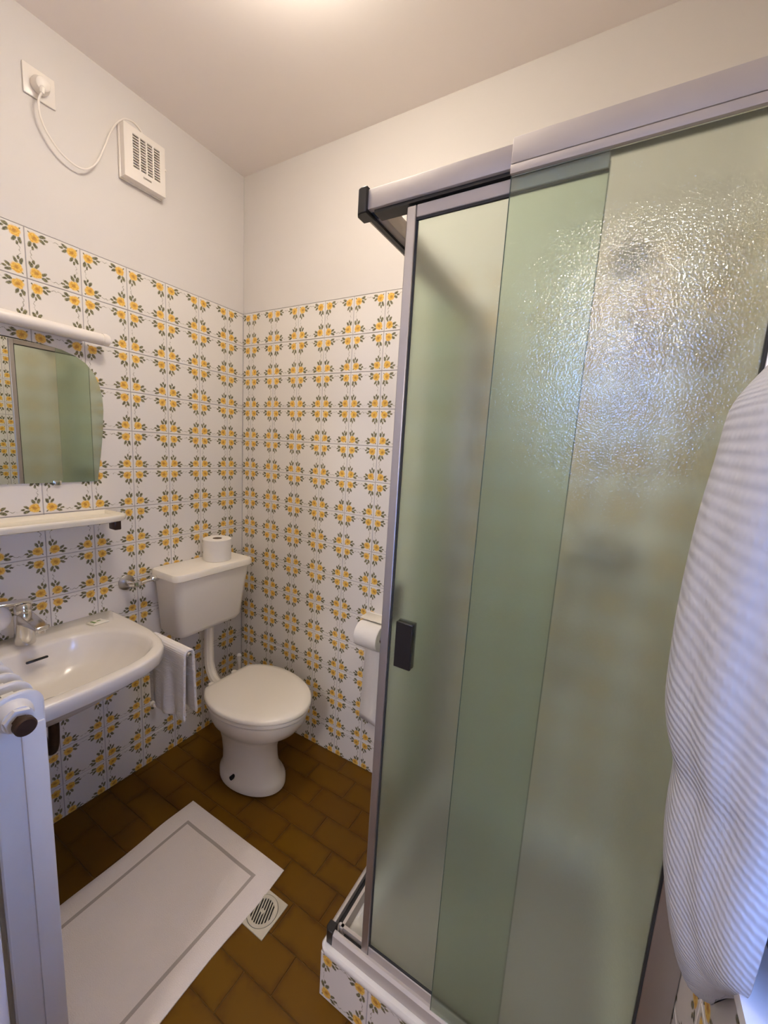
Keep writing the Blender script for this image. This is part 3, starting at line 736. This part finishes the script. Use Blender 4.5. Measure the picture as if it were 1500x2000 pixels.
m_, uv_ = towel_sheet(); m_.build('cloth', M_HTOWEL, t, True, 80, uv=uv_, solid=0.010, sub=1)
o = tag(MB().lathe((0, -.498, .286), (.03, -.500, .292), [(0, .013), (.3, .013), (.4, .009), (1, .010)], 16).build('pipe_cap', M_PLASTIC), 'small white pipe cap on the tiles below the hand towel', 'cap')

# ------------------------------------------------------------------ toilet
TYC = -0.302
t = thing('toilet', 'white floor-standing toilet with closed cream lid in the corner', 'toilet', (0.42, TYC, 0))
def egg(xb, xf, b, z, n=56, pw=2.0, cut=None):
    xc = xb + (xf - xb) * 0.46; out = []
    for k in range(n):
        a = 2 * pi * k / n; ca, sa = math.cos(a), math.sin(a)
        rx = (xf - xc) if ca > 0 else (xc - xb)
        x = xc + rx * math.copysign(abs(ca) ** (2 / pw), ca); y = b * math.copysign(abs(sa) ** (2 / pw), sa)
        if cut is not None: x = max(x, cut)
        out.append(Vector((x, TYC + y, z)))
    return out
bw = MB()
bw.ring([egg(.270, .585, .100, .0005), egg(.262, .600, .112, .006), egg(.262, .600, .112, .030), egg(.268, .592, .104, .042), egg(.272, .575, .093, .060), egg(.270, .560, .088, .11), egg(.262, .555, .089, .17), egg(.252, .566, .100, .22),
         egg(.246, .612, .126, .262), egg(.238, .662, .156, .300), egg(.236, .688, .174, .335), egg(.238, .698, .180, .365), egg(.240, .698, .180, .378), egg(.250, .688, .170, .382)])
bw.build('bowl', M_CERAMIC, t, True, 60)
st = MB(); st.ring([egg(.223, .698, .180, .3845, cut=.272), egg(.218, .706, .187, .388, cut=.267), egg(.218, .706, .187, .398, cut=.267), egg(.223, .700, .181, .402, cut=.272)])
st.build('seat', M_SEAT, t, True, 60)
ld = MB(); ld.ring([egg(.221, .702, .183, .4035, cut=.268), egg(.214, .711, .191, .408, cut=.262), egg(.214, .711, .191, .417, cut=.262), egg(.220, .704, .184, .4235, cut=.268), egg(.243, .678, .160, .427, cut=.288), egg(.318, .598, .09, .4285)])
ld.build('lid', M_SEAT, t, True, 60)
for s in (-1, 1):
    MB().lathe((.232, TYC + s * .062, .383), (.232, TYC + s * .062, .402), [(0, .014), (.8, .014), (1, .010)], 16).build('hinge', M_SEAT, t)
MB().lathe((.418, -.412, .052), (.418, -.392, .052), [(0, .009), (1, .009)], 14).build('bolt_cap', M_DARK, t)
MB().tube(spline([(.095, -.275, .611), (.095, -.275, .585), (.098, -.278, .48), (.110, -.283, .41), (.150, -.290, .36), (.215, -.30, .345), (.258, -.302, .343)], 8), [.030, .024, .022, .022, .022, .022] + [.022] * 43).build('flush_pipe', M_SEAT, t)

t = thing('toilet_cistern', 'cream plastic toilet cistern hung on the tiles above the toilet', 'cistern', (0, -0.30, 0.63))
def rr(x0, x1, y0, y1, r, z, n=6): return rrect(x0, x1, y0, y1, r, z, n)
ct = MB(); ct.ring([rr(.012, .130, -.435, -.165, .03, .612), rr(.006, .150, -.455, -.145, .03, .622), rr(.003, .158, -.463, -.130, .03, .640), rr(.002, .180, -.482, -.100, .03, .886)])
ct.build('tank', M_CISTERN, t, True, 50)
ct = MB(); ct.ring([rr(.002, .188, -.491, -.092, .030, .8865), rr(.001, .192, -.495, -.088, .032, .890), rr(.001, .192, -.495, -.088, .032, .910), rr(.003, .188, -.491, -.092, .030, .917), rr(.012, .176, -.48, -.103, .025, .920)])
ct.build('lid', M_CISTERN, t, True, 40)
MB().lathe((.10, -.088, .897), (.10, -.072, .897), [(0, .006), (.4, .006), (.5, .010), (1, .009)], 14).build('flush_knob', M_BROWN, t)

t = thing('cistern_valve', 'small metal water valve and pipe between tiles and cistern', 'valve', (0, -.588, .88))
MB().lathe((0, -.588, .880), (.014, -.588, .880), [(0, .030), (.3, .031), (.8, .022), (1, .014)]).build('escutcheon', M_DULL, t)
MB().tube([(.012, -.588, .880), (.045, -.588, .880), (.052, -.580, .880)], [.012, .012, .011], 14).build('valve_stem', M_CHROME, t)
MB().lathe((.052, -.584, .880), (.052, -.556, .881), [(0, .013), (.3, .014), (.7, .014), (1, .008)], 6).build('nut', M_CHROME, t)
MB().cyl((.052, -.556, .881), (.052, -.512, .884), .0065).build('pipe', M_CHROME, t)
MB().lathe((.052, -.515, .884), (.052, -.4835, .886), [(0, .010), (.25, .013), (.75, .013), (1, .010)], 16).build('coupling', M_CHROME, t)

def paper_roll(name, c, axis, L, R, r, label):
    t = thing(name, label, 'toilet roll', (c[0], c[1], c[2] - (L / 2 if axis == 2 else R)), None)
    d = Vector((0, 0, 1)) if axis == 2 else Vector((1, 0, 0)); c = Vector(c)
    a = c - d * L / 2
    MB().lathe(a, a + d * L, [(0, r), (0, R - .002), (.02, R), (.98, R), (1, R - .002), (1, r), (0, r)], 40, False).build('paper', M_PAPER, t, True, 40)
    MB().lathe(a + d * .001, a + d * (L - .001), [(0, r - .0002), (1, r - .0002), (1, r - .0016), (0, r - .0016), (0, r - .0002)], 24, False).build('core', M_CARD, t, True, 40)
    return t
paper_roll('toilet_roll', (.095, -.226, .9205 + .0505), 2, .101, .062, .021, 'spare toilet roll standing upright on the cistern lid')

t = thing('roll_holder', 'white toilet roll holder on the tiles beside the shower cabin', 'roll holder', (.870, 0, .73))
MB().rbox(.803, .937, -.008, 0, .735, .775, .003).build('back_plate', M_PLASTIC, t)
MB().rbox(.812, .928, -.070, -.008, .766, .772, .002).build('cover_flap', M_IVORY, t)
MB().rbox(.803, .808, -.078, -.008, .694, .740, .002).build('arm', M_PLASTIC, t)
MB().rbox(.932, .937, -.078, -.008, .694, .740, .002).build('arm', M_PLASTIC, t)
MB().cyl((.808, -.070, .704), (.932, -.070, .704), .009).build('spindle', M_PLASTIC, t)
t2 = paper_roll('toilet_roll', (.870, -.070, .704), 0, .108, .055, .020, 'toilet roll on the wall holder with its sheet hanging down')
sh = MB(); gridv = []; K = 16
for i in range(K + 1):
    z = .70 - i / K * .43; w = .004 * math.sin(i * .55) * (i / K); dx_ = -.016 * (i / K)
    gridv.append([(.817 + dx_, -.0145 - abs(w), z - .004), (.870 + dx_, -.0142 - abs(w) * .6, z - .012 * i / K), (.923 + dx_, -.0145 - abs(w) * 1.2, z - .022 * i / K)])
sh.add([p for r in gridv for p in r], [(i * 3 + j, i * 3 + j + 1, (i + 1) * 3 + j + 1, (i + 1) * 3 + j) for i in range(K) for j in range(2)])
sh.build('hanging_sheet', M_PAPER, t2, True, 80, solid=.001)

t = thing('toilet_brush', 'white toilet brush standing behind the toilet in the corner', 'toilet brush', (.10, -.10, 0))
MB().lathe((.10, -.10, 0), (.10, -.10, .13), [(0, .042), (.04, .044), (.9, .048), (1, .046)]).build('pot', M_PLASTIC, t)
MB().lathe((.10, -.10, .13), (.10, -.10, .385), [(0, .02), (.03, .008), (.8, .008), (.88, .010), (.97, .012), (1, .007)], 16).build('handle', M_PLASTIC, t)

# ------------------------------------------------------------------ floor things
mx0, mx1, my0, my1 = 0.3415, 0.8475, -1.235, -0.536
t = thing('bath_mat', 'white terry bath mat with a grey woven line round its edge', 'bath mat', ((mx0 + mx1) / 2, (my0 + my1) / 2, 0))
def mat_h(x, y):
    return 0.0085 + 0.0014 * math.sin(9 * x + 3) * math.sin(7 * y) + 0.0008 * math.sin(31 * x + 17 * y)
def edge_w(s): return 0.0022 * math.sin(17 * s) + 0.0028 * max(0, math.sin(9 * s + 1.3)) ** 6
def sheet(x0, x1, y0, y1, nx, ny, lift, wav=True):
    m = MB(); nx += 1; ny += 1; top = []
    for i in range(nx):
        for j in range(ny):
            x = x0 + (x1 - x0) * i / (nx - 1); y = y0 + (y1 - y0) * j / (ny - 1)
            ex = (x - (x0 + x1) / 2) / ((x1 - x0) / 2); 
            xx = x + (edge_w(y) * ex if wav else 0)
            edge = min(i, nx - 1 - i, j, ny - 1 - j) == 0
            top.append((xx, y, mat_h(x, y) * (0.55 if edge and wav else 1) + lift))
    bot = [(p[0], p[1], 0.0008 if wav else p[2] - 0.0012) for p in top]
    nn = nx * ny; fs = []
    for i in range(nx - 1):
        for j in range(ny - 1):
            a = i * ny + j; fs.append((a, a + ny, a + ny + 1, a + 1)); fs.append((nn + a, nn + a + 1, nn + a + ny + 1, nn + a + ny))
    for i in range(nx - 1):
        for j in (0, ny - 1): a = i * ny + j; fs.append((a, a + ny, nn + a + ny, nn + a))
    for j in range(ny - 1):
        for i in (0, nx - 1): a = i * ny + j; fs.append((a, a + 1, nn + a + 1, nn + a))
    return m.add(top + bot, fs)
mb_ = part_of(sheet(mx0, mx1, my0, my1, 40, 56, 0).build('mat_cloth', M_MAT, t, True, 70), t)
ins, sw = 0.067, 0.011
for (a, b, c, d, n1, n2) in [(mx0 + ins, mx0 + ins + sw, my0 + ins, my1 - ins, 1, 40), (mx1 - ins - sw, mx1 - ins, my0 + ins, my1 - ins, 1, 40), (mx0 + ins + sw, mx1 - ins - sw, my1 - ins - sw, my1 - ins, 30, 1), (mx0 + ins + sw, mx1 - ins - sw, my0 + ins, my0 + ins + sw, 30, 1)]:
    sheet(a, b, c, d, n1, n2, 0.0004, False).build('woven_line', M_MATLINE, t, True, 70)

dx, dy, dw = 0.8785, -0.6645, 0.112
t = thing('floor_drain', 'beige square floor drain with round slotted grate at the mat edge', 'drain', (dx, dy, 0))
pm = MB(); R0 = .049; nA = 48
sqr = []
for k in range(nA):
    a = 2 * pi * k / nA; c, s = math.cos(a), math.sin(a); f = (dw / 2) / max(abs(c), abs(s)); sqr.append((dx + c * f, dy + s * f))
cir = [(dx + R0 * math.cos(2 * pi * k / nA), dy + R0 * math.sin(2 * pi * k / nA)) for k in range(nA)]
pm.ring([[Vector((*p, .0003)) for p in sqr], [Vector((*p, .004)) for p in sqr], [Vector((*p, .004)) for p in cir], [Vector((*p, .0003)) for p in cir]], cap0=False, cap1=False)
pm.build('plate', M_GREY_PL, t, True, 30)
MB().lathe((dx, dy, .0003), (dx, dy, .0008), [(0, .0487), (1, .0487)], 40).build('drain_well', M_DARK, t, False)
gr = part_of(MB().lathe((dx, dy, .0012), (dx, dy, .0046), [(0, .037), (1, .037), (1, .0475), (0, .0475), (0, .037)], 48, False).build('grate_ring', M_GREY_PL, t, True, 30), t)
for k in range(-4, 5):
    c = k * .0086; L = math.sqrt(max(0, .0375 ** 2 - c * c)); ca, sa = math.cos(1.938), math.sin(1.938)
    w = .0019
    pts = [(c - w, -L), (c + w, -L), (c + w, L), (c - w, L)]
    MB().prism([(dx + p[0] * sa + p[1] * ca, dy - p[0] * ca + p[1] * sa) for p in pts], 2, .0014, .0042).build('grate_bar', M_GREY_PL, gr, False)
MB().prism([(dx + p[0], dy + p[1]) for p in ((-.008, -.004), (.006, -.006), (.008, .004), (-.006, .006))], 2, .0014, .0044).build('grate_bridge', M_GREY_PL, gr, False)

# ------------------------------------------------------------------ radiator
t = thing('radiator', 'white ribbed radiator with brass end plug by the door', 'radiator', (0.655, -1.18, 0.12))
RX1, RYf, RYb, RZ0, RZ1 = 0.785, -1.140, -1.222, 0.13, 1.0
NS = 6; PITCH = 0.046
def section(mb, x1):
    x0 = x1 - PITCH + 0.004
    yc = (RYf + RYb) / 2; hy = (RYf - RYb) / 2
    rings = []
    def outline(x, sh):   # rounded slab in the y-z plane
        out = []
        for cy, cz, a0 in ((1, 1, 0), (-1, 1, pi / 2), (-1, -1, pi), (1, -1, 1.5 * pi)):
            r = 0.034
            for k in range(7):
                a = a0 + pi / 2 * k / 6
                out.append(Vector((x, yc + cy * (hy - sh - r) + r * math.cos(a), (RZ0 + RZ1) / 2 + cz * ((RZ1 - RZ0) / 2 - sh - r) + r * math.sin(a))))
        return out
    mb.ring([outline(x1 - .013, .012), outline(x1 - .012, .003), outline(x1 - .009, .0), outline(x1 - .003, .0), outline(x1, .003)])
    mb.ring([outline(x1 - PITCH - .002, .016), outline(x1 - .013, .016)])     # recessed body between the fins
    return mb
for i in range(NS):
    section(MB(), RX1 - i * PITCH).build('section', M_RAD, t, True, 40)
# the end face carries a shallow vertical rib
MB().rbox(RX1 - .002, RX1 + .004, -1.179, -1.142, .16, .93, .004).build('end_rib', M_RAD, t)
hz = 0.962
MB().lathe((RX1 - .002, -1.187, hz), (RX1 + .022, -1.187, hz), [(0, .030), (.5, .028), (.7, .024), (1, .023)], 24).build('hub', M_RAD, t)
MB().lathe((RX1 + .022, -1.187, hz), (RX1 + .030, -1.187, hz), [(0, .023), (1, .022)], 6).build('hub_nut', M_RAD, t)
pgl = part_of(MB().lathe((RX1 + .030, -1.187, hz), (RX1 + .043, -1.187, hz), [(0, .012), (1, .012)], 6).build('plug', M_BRASS, t), t)
MB().lathe((RX1 + .043, -1.187, hz), (RX1 + .058, -1.187, hz), [(0, .012), (.05, .0165), (.8, .0165), (1, .014)], 24).build('plug_cap', M_BRASS, pgl)
for x in (.56, .74):
    MB().rbox(x - .01, x + .01, YC + .0005, RYb - .001, .80, .83, .002).build('wall_bracket', M_RAD, t)
MB().tube([(.600, -1.181, .150), (.600, -1.181, .120), (.600, -1.195, .105), (.600, -1.2795, .105)], .010, 12).build('feed_pipe', M_RAD, t)

# ------------------------------------------------------------------ bath towel at the right
t = thing('towel_hook', 'chrome hook on the right wall that carries the big towel', 'hook', (XD, -.765, 1.60))
MB().lathe((XD, -.765, 1.60), (XD - .008, -.765, 1.60), [(0, .016), (.7, .016), (1, .010)]).build('flange', M_CHROME, t)
MB().tube([(XD - .006, -.765, 1.60), (XD - .03, -.768, 1.592), (XD - .042, -.772, 1.598), (XD - .045, -.774, 1.615)], .005, 10).build('hook_arm', M_CHROME, t)
t = thing('bath_towel', 'large white waffle bath towel hanging at the right edge of the view', 'towel', (1.83, -.86, .80))
# silhouette: z, x of the room-side edge, y of the far and near sides
prof = [(1.636, 1.832, -.760, -.796), (1.618, 1.816, -.766, -.848), (1.592, 1.799, -.774, -.900), (1.565, 1.781, -.778, -.930), (1.540, 1.771, -.776, -.94), (1.490, 1.7665, -.775, -.95), (1.430, 1.7605, -.775, -.955), (1.366, 1.7575, -.775, -.957), (1.300, 1.7565, -.775, -.957),
        (1.236, 1.758, -.776, -.955), (1.190, 1.761, -.778, -.952), (1.150, 1.769, -.780, -.950), (1.112, 1.7805, -.782, -.945), (1.070, 1.7815, -.784, -.940), (1.020, 1.784, -.786, -.936), (.964, 1.791, -.790, -.934), (.910, 1.802, -.796, -.932), (.864, 1.814, -.804, -.930), (.832, 1.826, -.815, -.922), (.812, 1.838, -.828, -.908), (.804, 1.850, -.842, -.890)]
pr = spline([Vector((a, b, c, )) for a, b, c, d in prof], 3); pr2 = spline([Vector((a, d, 0)) for a, b, c, d in prof], 3)
rings = []; uv = []; NT_ = 120; L = len(pr)
for i, (p, q) in enumerate(zip(pr, pr2)):
    z, xl, yf = p; yn = q[1]; f = i / (L - 1); ring = []
    xr = 1.8655; cy = (yf + yn) / 2
    for k in range(NT_):
        a = 2 * pi * k / NT_; ca, sa = math.cos(a), math.sin(a)
        rx = (xr - xl) if ca < 0 else 0.0
        x = xr + rx * math.copysign(abs(ca) ** 0.8, ca) if ca < 0 else xr - 0.004 * ca
        y = cy + (yf - yn) / 2 * math.copysign(abs(sa) ** 0.8, sa)
        fold = 0.006 * math.sin(5 * a + 2.2 * f) * min(1, f * 6) * (1 - 0.55 * f) * (0.3 + 0.7 * abs(sa))
        if ca < 0: x += fold * 0.7; y += fold * 0.4
        crease = 0.0                                  # hanging folds: valleys that run down the cloth
        for c0, w, dp, g in ((3.55, 0.26, 0.0085, 0.35), (4.25, 0.24, 0.0080, -0.25), (2.35, 0.14, 0.014, 0.1), (1.95, 0.12, 0.016, -0.1)):
            d_ = a - c0 - g * (f - 0.4)
            crease += dp * math.exp(-(d_ / w) ** 2) * min(1, 0.25 + f * 2.5)
        x += crease * (xr - x) / max(1e-4, math.hypot(xr - x, y - cy)); y += crease * (cy - y) / max(1e-4, math.hypot(xr - x, y - cy))
        zz = z + max(0.0, -0.855 - y) * 1.9 * max(0.0, (f - 0.62) / 0.38) ** 1.5
        ring.append(Vector((min(x, xr), y, zz)))
        # the weave sags around the body of the towel and turns steep towards the hem
        sag = (k / NT_ - 0.5); uv.append((k / NT_ * 1.2, f + (0.25 - 1.10 * f) * sag))
    rings.append(ring)
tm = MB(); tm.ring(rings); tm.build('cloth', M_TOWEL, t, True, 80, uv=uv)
